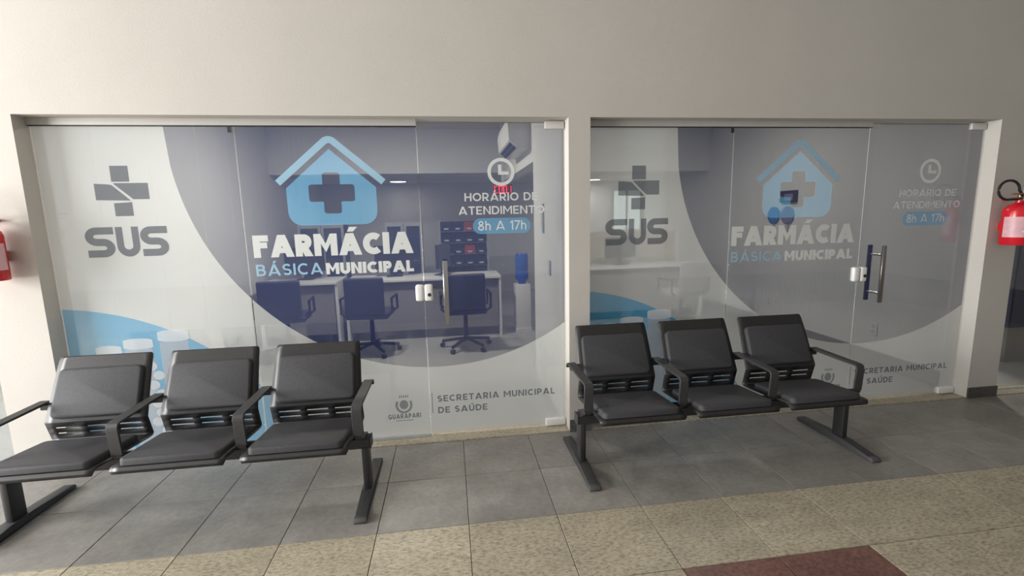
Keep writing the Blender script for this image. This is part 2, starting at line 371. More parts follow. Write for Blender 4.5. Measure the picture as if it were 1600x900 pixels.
struct(box('baseboard_right_room', XR1 - 0.012, XR1, 0.22, 4.9, 0, 0.15, M_DESKPANEL))
struct(box('wall_far_left', -6.4, -6.2, 0.2, 6.4, 0, 2.75, M_INWALL))
struct(box('wall_far_right', 7.3, 7.5, 0.2, 6.4, 0, 2.75, M_INWALL))

# ------------------------------------------------------------------ glazing with printed film
GY0, GY1 = 0.100, 0.110
YT, YF = 0.1112, 0.1125          # lettering just in front of the film, both on the inner face
CX, CZ, CR = -0.428, 2.064, 1.566      # big navy disc
SX, SZ, SR = -2.808, -0.56, 1.573      # blue swoosh disc
def strips(x0, x1, flo, fhi, nseg=28):
    q = []
    for k in range(nseg):
        a = x0 + (x1 - x0) * k / nseg; b = x0 + (x1 - x0) * (k + 1) / nseg
        la, lb, ha, hb = flo(a), flo(b), fhi(a), fhi(b)
        if ha - la < 1e-4 and hb - lb < 1e-4: continue
        q.append([(a, la), (b, lb), (b, max(hb, lb)), (a, max(ha, la))])
    return q
HC = (-1.0565, 1.683); HA, HB, HR = 0.140, 0.0535, 0.018
HX0, HX1, HZB, HRB = -1.330, -0.783, 1.483, 0.085
def house_lo(x):
    d = max(HX0 + HRB - x, x - (HX1 - HRB), 0.0); return HZB + HRB - math.sqrt(max(0.0, HRB * HRB - d * d))
def house_hi(x): return 1.716 + (1.953 - 1.716) * (1 - abs(x - HC[0]) / ((HX1 - HX0) / 2))
def bar_half(d, half, ext):          # half-height of a rounded bar at distance d from its centre
    return 0.0 if d >= ext else half - HR + math.sqrt(max(0.0, HR * HR - max(0.0, d - ext + HR) ** 2))
def cross_half(d): return max(bar_half(d, HB, HA), bar_half(d, HA - 0.012, HB))
HXS = sorted({HX0 + (HX1 - HX0) * k / 110 for k in range(111)} | {HC[0] - HB, HC[0] + HB, HC[0] - HA, HC[0] + HA})
def films(panel, x0, x1, zb, zt, dx, dz):
    def disc_lo(x):
        d = x - dx - CX
        return min(zt, max(zb, CZ + dz - math.sqrt(max(0, CR * CR - d * d)))) if abs(d) < CR else zt
    def swo_hi(x):
        d = x - dx - SX
        return max(zb, min(zt, SZ + dz + math.sqrt(max(0, SR * SR - d * d)))) if abs(d) < SR else zb
    xs = max(x0, CX + dx - CR)
    hs = [x + dx for x in HXS]
    if xs < x1 and x0 < hs[0] and x1 > hs[-1]:
        q = strips(xs, hs[0], disc_lo, lambda x: zt) + strips(hs[-1], x1, disc_lo, lambda x: zt)
        for a, b in zip(hs, hs[1:]):
            ch = cross_half(abs((a + b) / 2 - dx - HC[0]))
            q.append([(a, disc_lo(a)), (b, disc_lo(b)), (b, house_lo(b - dx) + dz), (a, house_lo(a - dx) + dz)])
            q.append([(a, house_hi(a - dx) + dz), (b, house_hi(b - dx) + dz), (b, zt), (a, zt)])
            if ch > 0: q.append([(a, HC[1] + dz - ch), (b, HC[1] + dz - ch), (b, HC[1] + dz + ch), (a, HC[1] + dz + ch)])
        flat('navy_film', q, YF, F_NAVY, panel)
    elif xs < x1: flat('navy_film', strips(xs, x1, disc_lo, lambda x: zt), YF, F_NAVY, panel)
    if x0 < SX + dx + SR: flat('blue_film', strips(x0, min(x1, SX + dx + SR), lambda x: zb, swo_hi), YF, F_SKY, panel)
    segs = sorted({x0, x1, min(max(xs, x0), x1)})
    q = []
    for a, b in zip(segs, segs[1:]): q += strips(a, b, swo_hi, lambda x: disc_lo(x) if x > CX + dx - CR + 1e-6 else zt)
    if q: flat('white_film', q, YF, F_WHITE, panel)
def sus_logo(panel, dx, dz):
    X = lambda x: x + dx
    Z = lambda z: z + dz
    P = lambda l: [(X(x), Z(z)) for x, z in l]
    flat('emblem_cross', [P([(-2.315, 1.768), (-2.216, 1.768), (-2.216, 1.861), (-2.315, 1.861)]),
        P([(-2.412, 1.662), (-2.222, 1.656), (-2.250, 1.680), (-2.318, 1.750), (-2.345, 1.754), (-2.412, 1.758)]),
        P([(-2.208, 1.664), (-2.117, 1.664), (-2.117, 1.760), (-2.308, 1.760), (-2.300, 1.750)]),
        P([(-2.318, 1.565), (-2.217, 1.565), (-2.217, 1.648), (-2.240, 1.646), (-2.318, 1.642)])], YT, F_GREY, panel)
    for ch, xa, xb in (('Z', -2.504, -2.345), ('U', -2.334, -2.206), ('Z', -2.200, -2.045)):
        lettering(ch, xa + dx, xb + dx, 1.320 + dz, 0.181, YT, F_GREY, panel, 0.24, name='emblem_letter')
def pill_print(panel, dx, dz):
    for (a, b, z1, hh) in ((-2.545, -2.398, 0.765, 0.05), (-2.385, -2.214, 0.803, 0.055), (-2.183, -2.000, 0.848, 0.06)):
        cx = (a + b) / 2 + dx; r = (b - a) / 2
        flat('pill_bottle_print', [[(cx - r * .92, 0.02), (cx + r * .92, 0.02), (cx + r * .92, z1 + dz - hh - 0.012), (cx - r * .92, z1 + dz - hh - 0.012)]], YT, F_PILL2, panel)
        flat('bottle_cap_print', [arc(cx, z1 + dz - hh, r, 0.014, 180, 360, 10) + arc(cx, z1 + dz - 0.012, r, 0.014, 0, 180, 10)], YT - 0.0004, F_PILL, panel)
    random.seed(3)
    for k in range(9):
        x = -2.235 + dx + 0.03 * (k % 2) + random.uniform(-.012, .012); z = 0.62 - 0.062 * k + dz
        flat('pill_print', [arc(x, z, 0.034, 0.030, 0, 345, 15)], YT - 0.0003 - 0.00002 * k, F_PILL, panel)
def pharmacy_print(panel, dx, dz):
    P = lambda l: [(x + dx, z + dz) for x, z in l]
    flat('house_roof_print', ribbon(P([(-1.377, 1.748), (-1.085, 1.998)] + arc(-1.0555, 1.968, 0.042, 0.042, 135, 45, 8)[1:-1] + [(-1.026, 1.998), (-0.734, 1.748)]), 0.042), YT, F_LBLUE2, panel)
    q = []; c = HC; xs = HXS; h_lo = house_lo; h_hi = house_hi
    for x0, x1 in zip(xs, xs[1:]):
        xm = abs((x0 + x1) / 2 - c[0]); ch = cross_half(xm)
        if ch > 0.0:
            q.append([(x0, h_lo(x0)), (x1, h_lo(x1)), (x1, c[1] - ch), (x0, c[1] - ch)]); q.append([(x0, c[1] + ch), (x1, c[1] + ch), (x1, h_hi(x1)), (x0, h_hi(x0))])
        else: q.append([(x0, h_lo(x0)), (x1, h_lo(x1)), (x1, h_hi(x1)), (x0, h_hi(x0))])
    flat('house_print', [P(l) for l in q], YT, F_LBLUE, panel)
    lettering('FARMÁCIA', -1.560 + dx, -0.568 + dx, 1.287 + dz, 0.141, YT, F_TEXT, panel, 0.30, 0.055)
    lettering('BÁSICA', -1.556 + dx, -1.150 + dx, 1.170 + dz, 0.074, YT, F_LBLUE2, panel, 0.17, 0.16)
    lettering('MUNICIPAL', -1.130 + dx, -0.572 + dx, 1.166 + dz, 0.074, YT, F_TEXT, panel, 0.28, 0.07)
    # municipal crest with its name
    cx, cz = -0.690 + dx, 0.240 + dz
    q = ribbon(arc(cx, cz, 0.052, 0.054, 125, 415 - 360 - 0 + 0, 1)[:0] or arc(cx, cz, 0.050, 0.054, 150, 390, 18), 0.016)
    q += [arc(cx, cz + 0.002, 0.030, 0.034, 0, 345, 14)]
    for k in range(5): q.append([(cx - 0.030 + 0.0135 * k, cz + 0.052), (cx - 0.022 + 0.0135 * k, cz + 0.052), (cx - 0.022 + 0.0135 * k, cz + 0.070), (cx - 0.030 + 0.0135 * k, cz + 0.070)])
    flat('crest_print', q, YT, F_LINE, panel)
    lettering('GUARAPARI', -0.800 + dx, -0.579 + dx, 0.142 + dz, 0.034, YT, F_GREY, panel, 0.22, 0.16)
    flat('crest_print', [[(-0.75 + dx, 0.124 + dz), (-0.63 + dx, 0.124 + dz), (-0.63 + dx, 0.130 + dz), (-0.75 + dx, 0.130 + dz)]], YT, F_LINE, panel)
def door_print(panel, dx, dz):
    P = lambda l: [(x + dx, z + dz) for x, z in l]
    flat('clock_print', ribbon(P(arc(0.025, 1.803, 0.079, 0.079, 0, 360, 40)), 0.022), YT, F_TEXT, panel)
    flat('clock_print', [P([(0.006, 1.785), (0.028, 1.785), (0.028, 1.850), (0.006, 1.850)]), P([(0.006, 1.785), (0.075, 1.785), (0.075, 1.806), (0.006, 1.806)])], YT, F_TEXT, panel)
    lettering('HORÁRIO DE', -0.221 + dx, 0.268 + dx, 1.616 + dz, 0.053, YT, F_TEXT, panel, 0.17, 0.14)
    lettering('ATENDIMENTO', -0.263 + dx, 0.314 + dx, 1.528 + dz, 0.054, YT, F_TEXT, panel, 0.17, 0.14)
    flat('hours_plate_print', [P(rrect(-0.172, 0.218, 1.399, 1.503, 0.050, 8))], YT, F_LBLUE, panel)
    lettering('8h A 17h', -0.138 + dx, 0.188 + dx, 1.423 + dz, 0.062, YT - 0.0005, F_TEXT, panel, 0.14, 0.12)
    lettering('SECRETARIA MUNICIPAL', -0.460 + dx, 0.374 + dx, 0.244 + dz, 0.046, YT, F_GREY, panel, 0.205, 0.17)
    lettering('DE SAÚDE', -0.459 + dx, -0.114 + dx, 0.160 + dz, 0.046, YT, F_GREY, panel, 0.205, 0.17)
    flat('divider_print', [P([(-0.499, 0.165), (-0.494, 0.165), (-0.494, 0.312), (-0.499, 0.312)])], YT, F_GREY, panel)

def glass_panel(name, x0, x1, zb, zt):
    return struct(box(name, x0, x1, GY0, GY1, zb, zt, GLASS, bevel=0.0012, seg=1))
def handle(door, x):
    for y, mt in ((0.045, M_CHROME), (0.165, M_DARKSTEEL)):
        h = box('pull_handle', x - 0.016, x + 0.016, y - 0.009, y + 0.009, 0.805, 1.235, mt, door, bevel=0.003, seg=1)
    for z in (0.875, 1.165):
        cyl('handle_spacer', (x, 0.050, z), (x, 0.0995, z), 0.009, 0.009, M_CHROME, door, 14)
        cyl('handle_spacer', (x, 0.1105, z), (x, 0.160, z), 0.009, 0.009, M_CHROME, door, 14)
def opening(i, xa, j1, j2, xb, dx, dz, which):
    zb, zt = 0.012, 2.088
    g = 0.003
    p1 = glass_panel('window_%d' % (2 * i + 1), xa + 0.004, j1 - g, zb, zt)
    p2 = glass_panel('window_%d' % (2 * i + 2), j1 + g, j2 - g, zb, zt)
    d = glass_panel('door_%d' % (i + 1), j2 + g, xb - 0.006, zb + 0.006, 2.118)
    p1['label'] = 'fixed glass pane with grey cross emblem, letters SUS and blue swoosh, ' + which
    p2['label'] = 'fixed glass pane with blue house sign reading FARMÁCIA BÁSICA MUNICIPAL, ' + which
    d['label'] = 'glass door printed with clock and opening hours 8h A 17h, ' + which
    for o, a, b in ((p1, xa + 0.004, j1 - g), (p2, j1 + g, j2 - g)): films(o, a, b, zb, zt, dx, dz)
    films(d, j2 + g, xb - 0.006, zb + 0.006, 2.118, dx, dz)
    sus_logo(p1, dx, dz); pill_print(p1, dx, dz); pharmacy_print(p2, dx, dz); door_print(d, dx, dz)
    # aluminium channel over the fixed panes, thin seal under them
    struct(box('trim_channel', xa + 0.001, j2, 0.088, 0.122, 2.090, H - 0.0005, M_ALU))
    struct(box('trim_seal', xa + 0.001, j2, 0.0905, 0.1195, 2.0865, 2.0898, M_BLACK))
    struct(box('trim_bottom_rail', xa + 0.001, j2 - 0.004, 0.092, 0.118, 0.0065, 0.0235, M_CABFRAME))
    box('pane_clip', j1 - 0.030, j1 - 0.008, 0.097, 0.0995, 2.050, 2.084, M_DARKSTEEL, p1)
    # pivot fittings and lock
    bm = bmesh.new(); add_box(bm, xb - 0.135, xb - 0.006, 0.088, 0.122, 2.074, 2.122, 0.006, 2); from_bm('top_pivot', bm, M_GREYFIT, d, True)
    bm = bmesh.new(); add_box(bm, xb - 0.150, xb - 0.006, 0.088, 0.122, 0.010, 0.062, 0.006, 2); from_bm('bottom_pivot', bm, M_FITTING, d, True)
    lx = j2
    bm = bmesh.new(); add_box(bm, lx + 0.002, lx + 0.056, 0.078, 0.132, 0.965, 1.075, 0.012, 3); lk = from_bm('lock', bm, M_FITTING, d, True)
    cyl('keyhole', (lx + 0.034, 0.0795, 1.008), (lx + 0.034, 0.074, 1.008), 0.012, 0.012, M_DARKSTEEL, lk, 16)
    bm = bmesh.new(); add_box(bm, lx - 0.056, lx - 0.002, 0.078, 0.132, 0.965, 1.075, 0.014, 3); from_bm('lock_keeper', bm, M_FITTING, p2, True)
    handle(d, j2 + 0.145)
opening(0, XL0, -1.600, -0.512, XL1, 0.0, 0.0, 'on the side where the red C001 display shows through')
opening(1, XR0, 1.668, 2.730, XR1, 3.245, -0.025, 'on the side with the two round wall signs behind')
# neighbouring shopfronts
for k, (a, b) in enumerate(((-6.2, WL), (WR, 7.3))):
    w = glass_panel('window_%d' % (5 + k), a + 0.004, b - 0.004, 0.014, 2.118)
    struct(box('trim_rail', a + 0.001, b - 0.001, 0.09, 0.12, 0.0065, 0.013, M_CABFRAME))

# ================================================================== BENCHES
def make_bench():
    root = empty('waiting_bench')
    # beam
    box('beam', -0.90, 0.90, -0.035, 0.035, 0.278, 0.335, M_SHELL, root, 0.004, 1)
    for s in (-1, 1):
        x = 0.872 * s
        box('post', x - 0.018, x + 0.018, -0.042, 0.042, 0.040, 0.285, M_SHELL, root, 0.006, 2)
        ft = prism_yz('foot', [(-0.268, 0.0), (0.338, 0.0), (0.345, 0.012), (0.335, 0.026), (0.06, 0.046), (-0.06, 0.046), (-0.262, 0.026), (-0.274, 0.012)], x - 0.03, x + 0.03, M_ARM, root, 0.004)
        prism_yz('foot_cap', [(-0.281, 0.001), (-0.252, 0.001), (-0.252, 0.0295), (-0.268, 0.027), (-0.283, 0.014)], x - 0.031, x + 0.031, M_CAP, ft, 0.003)
        box('end_cap', x + s * 0.028, x + s * 0.033, -0.037, 0.037, 0.276, 0.337, M_ARM, root)
    # seats
    prof = [(-0.226, 0.352, 0.49), (-0.228, 0.366, 0.505), (-0.218, 0.377, 0.51), (-0.195, 0.380, 0.51), (0.10, 0.352, 0.51), (0.195, 0.344, 0.51), (0.219, 0.346, 0.51), (0.226, 0.356, 0.51),
            (0.2175, 0.388, 0.51), (0.2150, 0.398, 0.51), (0.2085, 0.423, 0.51), (0.2060, 0.433, 0.51), (0.198, 0.462, 0.51), (0.201, 0.470, 0.51), (0.262, 0.604, 0.496), (0.318, 0.724, 0.484), (0.340, 0.765, 0.480), (0.348, 0.780, 0.474), (0.351, 0.787, 0.456)]
    slot_rows = (8, 10)       # between profile points 8-9 and 10-11
    xb = [-0.5, -0.42, -0.19, -0.115, 0.115, 0.19, 0.42, 0.5]
    slot_cols = (1, 3, 5)
    bm = bmesh.new(); vs_ = [[bm.verts.new((f * w, y, z)) for f in xb] for y, z, w in prof]
    for i in range(len(prof) - 1):
        for j in range(len(xb) - 1):
            if i in slot_rows and j in slot_cols: continue
            bm.faces.new([vs_[i][j], vs_[i][j + 1], vs_[i + 1][j + 1], vs_[i + 1][j]])
    bmesh.ops.recalc_face_normals(bm, faces=bm.faces[:])
    shell = bpy.data.meshes.new('seat_shell'); bm.to_mesh(shell); bm.free(); shell.materials.append(M_SHELL)
    for p in shell.polygons: p.use_smooth = True
    shell.set_sharp_from_angle(angle=math.radians(22))
    def pad_mesh(name, w0, w1, L, th):
        bm = bmesh.new(); bmesh.ops.create_cube(bm, size=1.0, matrix=Matrix.Diagonal((1, L, th, 1)))
        for v in bm.verts: v.co.x *= (w0 if v.co.y < 0 else w1)
        bmesh.ops.bevel(bm, geom=[e for e in bm.edges if abs(e.verts[0].co.z - e.verts[1].co.z) > th * .5], offset=0.030, segments=4, profile=0.5, affect='EDGES')
        bmesh.ops.bevel(bm, geom=[e for e in bm.edges if all(v.co.z > th * .49 for v in e.verts)], offset=0.013, segments=3, profile=0.5, affect='EDGES')
        bmesh.ops.recalc_face_normals(bm, faces=bm.faces[:])
        me = bpy.data.meshes.new(name); bm.to_mesh(me); bm.free(); me.materials.append(M_PAD)
        for p in me.polygons: p.use_smooth = True
        me.set_sharp_from_angle(angle=math.radians(60)); return me
    seat_pad = pad_mesh('seat_pad', 0.455, 0.465, 0.365, 0.034)
    back_pad = pad_mesh('back_pad', 0.440, 0.425, 0.268, 0.030)
    for x in (-0.575, 0.0, 0.575):
        o = bpy.data.objects.new('seat_shell', shell); COL.objects.link(o); o.parent = root; o.location = (x, 0, 0)
        md = o.modifiers.new('thickness', 'SOLIDIFY'); md.thickness = 0.006; md.offset = 0
        o = bpy.data.objects.new('seat_pad', seat_pad); COL.objects.link(o); o.parent = root
        o.location = (x, -0.030, 0.3845); o.rotation_euler = (math.radians(-5.2), 0, 0)
        o = bpy.data.objects.new('back_pad', back_pad); COL.objects.link(o); o.parent = root
        a = math.atan2(0.724 - 0.470, 0.318 - 0.201)
        o.location = (x, 0.2600 - 0.0185 * math.sin(a), 0.6005 + 0.0185 * math.cos(a)); o.rotation_euler = (a, 0, 0)
        box('seat_bracket', x - 0.09, x + 0.09, -0.05, 0.05, 0.333, 0.356, M_SHELL, root)
    # armrests: bent flat bar
    for x in (-0.862, -0.2875, 0.2875, 0.862):
        w = 0.027
        path = [(0.292, 0.528), (0.290, 0.545), (0.278, 0.556), (0.262, 0.560), (-0.098, 0.556), (-0.113, 0.552), (-0.119, 0.540), (-0.120, 0.525), (-0.112, 0.392)]
        t = 0.013; bm = bmesh.new(); rows = []
        for i, (y, z) in enumerate(path):
            a = Vector(path[max(i - 1, 0)]); b = Vector(path[min(i + 1, len(path) - 1)]); d = (b - a).normalized(); nn = Vector((-d.y, d.x)) * t / 2
            rows.append([bm.verts.new((x + sx * w, y + sn * nn.x, z + sn * nn.y)) for sx, sn in ((-1, 1), (1, 1), (1, -1), (-1, -1))])
        for a, b in zip(rows, rows[1:]):
            for k in range(4): bm.faces.new([a[k], a[(k + 1) % 4], b[(k + 1) % 4], b[k]])
        bm.faces.new(rows[0]); bm.faces.new(rows[-1][::-1])
        bmesh.ops.bevel(bm, geom=bm.edges[:], offset=0.0025, segments=1, affect='EDGES')
        ar = from_bm('armrest', bm, M_ARM, root, True)
        # lug tying the arm to the neighbouring shells and its foot on the beam
        x0 = x - 0.062 if x > -0.8 else x - 0.012; x1 = x + 0.062 if x < 0.8 else x + 0.012
        box('arm_bracket', x0, x1, 0.236, 0.278, 0.520, 0.552, M_SHELL, ar, 0.004, 1)
        prism_yz('arm_foot', [(-0.118, 0.400), (-0.100, 0.400), (0.036, 0.345), (0.036, 0.320), (-0.020, 0.320), (-0.116, 0.378)], x - 0.020, x + 0.020, M_SHELL, ar)
    return root
def copy_tree(o, parent=None):
    c = o.copy(); COL.objects.link(c); c.parent = parent
    for ch in o.children: copy_tree(ch, c)
    return c
bench = make_bench()
bench2 = copy_tree(bench)
bench.location = (1.280, -0.455, 0.0005); bench2.location = (-1.708, -0.528, 0.0005)
tag(bench, 'black three-seat waiting bench next to the pillar, before the greyer pharmacy front', 'bench', 'waiting benches')
tag(bench2, 'black three-seat waiting bench before the pharmacy front where the C001 display glows', 'bench', 'waiting benches')

# ================================================================== FIRE EXTINGUISHERS
def make_extinguisher(x, y, label, hose_dir, lever_dir):
    root = empty('fire_extinguisher', (x, y, 0))
    r = 0.086; z0 = 1.222
    lathe('cylinder', [(0, z0), (r * .96, z0), (r, z0 + .006), (r, z0 + .245), (r * .93, z0 + .268), (r * .72, z0 + .288), (r * .40, z0 + .300), (0.024, z0 + .308), (0.024, z0 + .320), (0, z0 + .320)], M_EXT, root, 40)
    bm = bmesh.new(); rr = r + 0.0008; n_ = 26; lo, hi = z0 + .058, z0 + .205
    a0, a1 = math.radians(165), math.radians(375)
    vv = [[bm.verts.new((rr * math.cos(a0 + (a1 - a0) * k / n_), rr * math.sin(a0 + (a1 - a0) * k / n_), z)) for k in range(n_ + 1)] for z in (lo, hi)]
    for k in range(n_): bm.faces.new([vv[0][k], vv[0][k + 1], vv[1][k + 1], vv[1][k]])
    lb = from_bm('label', bm, M_LABEL, root, True)
    def band(am, z, wdeg, h, mt, nm):
        bm = bmesh.new(); q = rr + 0.0006; A = math.radians(am - wdeg / 2); B = math.radians(am + wdeg / 2)
        v2 = [[bm.verts.new((q * math.cos(A + (B - A) * k / 8), q * math.sin(A + (B - A) * k / 8), zz)) for k in range(9)] for zz in (z, z + h)]
        for k in range(8): bm.faces.new([v2[0][k], v2[0][k + 1], v2[1][k + 1], v2[1][k]])
        from_bm(nm, bm, mt, lb, True)
    band(285, z0 + .162, 70, .026, M_LABELINK, 'label_print'); band(285, z0 + .112, 80, .030, M_LABELDARK, 'label_print'); band(285, z0 + .120, 22, .012, M_LABELINK, 'label_print')
    band(285, z0 + .094, 100, .012, M_LABELINK, 'label_print'); band(215, z0 + .08, 34, .10, M_LABEL, 'label_print')
    cyl('valve', (0, 0, z0 + .318), (0, 0, z0 + .360), 0.017, 0.015, M_BRASS, root, 16)
    lm = M_EXT if lever_dir > 0 else M_BRASS
    for za, zb_, ln in ((.362, .374, .115), (.336, .345, .100)):
        x0, x1 = sorted((-0.02 * lever_dir, ln * lever_dir)); box('lever', x0, x1, -0.040, -0.016, z0 + za, z0 + zb_, lm, root, 0.004, 1)
    pts = [(0.0, -0.01, z0 + .340), (hose_dir * 0.04, -0.012, z0 + .330)]
    for k in range(27):
        a = math.radians(-75 - 285 * k / 26)      # sweeps below, out and back over the top
        pts.append((hose_dir * (0.125 - 0.088 * math.cos(a)), -0.014, z0 + .396 + 0.068 * math.sin(a)))
    pts.append((0.0, -0.012, z0 + .352))
    tube('hose', pts, 0.0085, M_BLACK, root, 10)
    box('wall_bracket', -0.02, 0.02, r * .9, -y - 0.001, z0 + .10, z0 + .16, M_EXT, root); box('wall_hook', -0.02, 0.02, 0.012, -y - 0.001, z0 + .322, z0 + .338, M_EXT, root)
    tag(root, label, 'extinguisher', 'fire extinguishers'); return root
make_extinguisher(3.795, -0.105, 'red fire extinguisher with pale label, hung on the column past the second glass door', -1, -1)
make_extinguisher(-2.862, -0.105, 'red fire extinguisher with red lever, hung on the wall end beside the SUS pane', -1, 1)

# ================================================================== INSIDE THE PHARMACY
def lamp(x, y, z, power, label):
    o = empty('ceiling_lamp', (x, y, z)); tag(o, label, 'ceiling lamp', 'ceiling lamps in the pharmacy')
    lathe('rim', [(0, 0.012), (0.16, 0.012), (0.16, 0.0), (0.145, -0.004), (0.140, 0.0)], M_CABFRAME, o, 32)
    lathe('diffuser', [(0, -0.003), (0.138, -0.003), (0.140, 0.0)], M_LAMP, o, 32)
    d = bpy.data.lights.new('lamp_light', 'AREA'); d.shape = 'DISK'; d.size = 0.28; d.energy = power; d.color = (1.0, 0.97, 0.92)
    l = bpy.data.objects.new('lamp_light', d); COL.objects.link(l); l.parent = o; l.location = (0, 0, -0.012)
lamp(-1.19, 5.69, 2.167, 3.5, 'round ceiling lamp over the far cabinets, behind the FARMÁCIA pane')
lamp(2.43, 5.80, 2.167, 10, 'round ceiling lamp over the bright doorway in the back')
lamp(2.2, 1.9, 2.738, 28, 'added unseen round ceiling lamp high over the grey office chair room')  # added out of view to brighten the right room
lamp(-1.1, 1.8, 2.738, 72, 'added unseen round ceiling lamp high over the three dark office chairs')  # added out of view to lift the header wall and left room
lamp(5.3, 2.0, 2.738, 45, 'round ceiling lamp in the shop past the column')
lamp(-4.4, 2.0, 2.738, 30, 'round ceiling lamp in the shop past the wall end')

def office_chair(x, y, rz, mt, label, group):
    root = empty('office_chair', (x, y, 0), rz)
    box('seat', -0.23, 0.23, -0.22, 0.22, 0.43, 0.50, mt, root, 0.025, 3)
    b = box('backrest', -0.21, 0.21, -0.27, -0.225, 0.50, 0.90, mt, root, 0.02, 3)
    cyl('gas_column', (0, 0, 0.10), (0, 0, 0.43), 0.028, 0.022, M_BLACK, root, 14)
    for s in (-1, 1):
        tube('armrest', [(s * 0.23, -0.18, 0.47), (s * 0.275, -0.18, 0.50), (s * 0.275, -0.19, 0.66), (s * 0.275, 0.10, 0.66), (s * 0.275, 0.12, 0.50), (s * 0.23, 0.12, 0.47)], 0.014, M_BLACK, root, 8)
    for k in range(5):
        a = 2 * PI * k / 5 + 0.3
        lg = tube('base_arm', [(0.02 * math.cos(a), 0.02 * math.sin(a), 0.115), (0.29 * math.cos(a), 0.29 * math.sin(a), 0.075)], 0.018, M_BLACK, root, 8)
        cyl('caster', (0.29 * math.cos(a) - 0.02 * math.sin(a), 0.29 * math.sin(a) + 0.02 * math.cos(a), 0.028), (0.29 * math.cos(a) + 0.02 * math.sin(a), 0.29 * math.sin(a) - 0.02 * math.cos(a), 0.028), 0.027, 0.027, M_BLACK, lg, 14)
    return tag(root, label, 'chair', group)
office_chair(-2.15, 2.32, 0.12, M_OFFICE, 'dark blue office chair at the desk end, farthest from the bin rack', 'dark office chairs')
office_chair(-1.24, 2.32, -0.08, M_OFFICE, 'dark blue office chair between two others at the long white desks', 'dark office chairs')
office_chair(-0.18, 2.32, 0.05, M_OFFICE, 'dark blue office chair in front of the navy bin rack', 'dark office chairs')
office_chair(2.70, 2.75, 0.15, M_OFFGREY, 'grey office chair at the desk with the beige divider', 'grey office chair')

def desk(x0, x1, y0, y1, label):
    root = empty('desk', ((x0 + x1) / 2, (y0 + y1) / 2, 0)); w = (x1 - x0) / 2; d = (y1 - y0) / 2
    box('worktop', -w, w, -d, d, 0.745, 0.775, M_DESK, root, 0.003, 1)
    box('modesty_panel', -w + .04, w - .04, -d + .06, -d + .08, 0.12, 0.745, M_DESKPANEL, root)
    for s in (-1, 1): box('side_panel', s * w - (0.03 if s > 0 else 0), s * w + (0.03 if s < 0 else 0), -d + .02, d - .02, 0, 0.745, M_DESK, root)
    return tag(root, label, 'desk', 'white desks')
desk(-2.62, -1.70, 2.78, 3.38, 'white desk with grey panel at the side wall end')
desk(-1.62, 0.30, 2.78, 3.38, 'long white desk with grey panel before the navy bin rack')
desk(1.15, 3.30, 3.25, 3.80, 'white desk with beige divider behind it, in front of the bright doorway')
def monitor(x, y, z, rz, label):
    root = empty('computer_monitor', (x, y, z), rz)
    box('screen', -0.24, 0.24, -0.02, 0.02, 0.10, 0.40, M_MON, root, 0.006, 1)
    box('stand', -0.025, 0.025, 0.0, 0.03, 0.012, 0.16, M_MON, root); box('stand_base', -0.10, 0.10, -0.07, 0.09, 0.0, 0.012, M_MON, root)
    return tag(root, label, 'monitor', 'monitors on the desks')
monitor(-2.15, 3.15, 0.776, 0.0, 'black monitor on the desk at the side wall end')
monitor(-1.05, 3.15, 0.776, 0.1, 'black monitor on the long desk, nearer the framed cabinets')
monitor(-0.42, 3.12, 0.776, 1.25, 'black monitor turned sideways on the long desk by the bin rack')
monitor(2.15, 3.55, 0.776, 0.1, 'black monitor on the desk before the beige divider')

def cabinet(x0, x1, y, label):
    root = empty('glass_cabinet', ((x0 + x1) / 2, y, 0)); w = (x1 - x0) / 2
    box('carcass', -w + .012, w - .012, 0.0, 0.38, 0.0, 1.44, M_CABDARK, root)
    for a, b in ((-w, -0.004), (0.004, w)):
        d = boxes('door', [(a, b, -0.02, 0.0, 1.40, 1.46), (a, b, -0.02, 0.0, 0.02, 0.08), (a, a + .035, -0.02, 0.0, 0.08, 1.40), (b - .035, b, -0.02, 0.0, 0.08, 1.40)], M_CABFRAME, root)
        box('door_pane', a + .035, b - .035, -0.008, -0.003, 0.08, 1.40, GLASS, d)
    return tag(root, label, 'cabinet', 'framed cabinets')
cabinet(-1.27, -0.73, 4.15, 'dark two-door cabinet with light frames next to the navy bin rack')
cabinet(-2.50, -1.86, 4.15, 'dark two-door cabinet with light frames near the side wall')

# organiser rack with bins
rack = empty('bin_rack', (-0.10, 4.45, 0)); tag(rack, 'navy organiser rack of small parts bins behind the long desk', 'rack')
for s in (-1, 1): box('upright', s * 0.375 - 0.015, s * 0.375 + 0.015, 0.0, 0.28, 0, 1.46, M_CABFRAME, rack)
box('back_panel', -0.36, 0.36, 0.26, 0.28, 0.05, 1.45, M_CABDARK, rack)
zrow = [1.30, 1.12, 0.94, 0.76, 0.58, 0.40]
for r, z in enumerate(zrow):
    box('shelf', -0.36, 0.36, -0.01, 0.26, z - 0.012, z, M_CABFRAME, rack)
    for c in range(4):
        x = -0.27 + 0.18 * c; red = (r, c) in ((0, 2), (2, 2))
        b = prism_yz('bin', [(-0.03, z + 0.001), (0.24, z + 0.001), (0.24, z + 0.14), (0.06, z + 0.14), (-0.05, z + 0.08)], x - 0.082, x + 0.082, M_BINRED if red else M_BIN, rack)
        box('bin_label', x - 0.035, x + 0.035, -0.043, -0.040, z + 0.025, z + 0.05, M_LABELW, b)

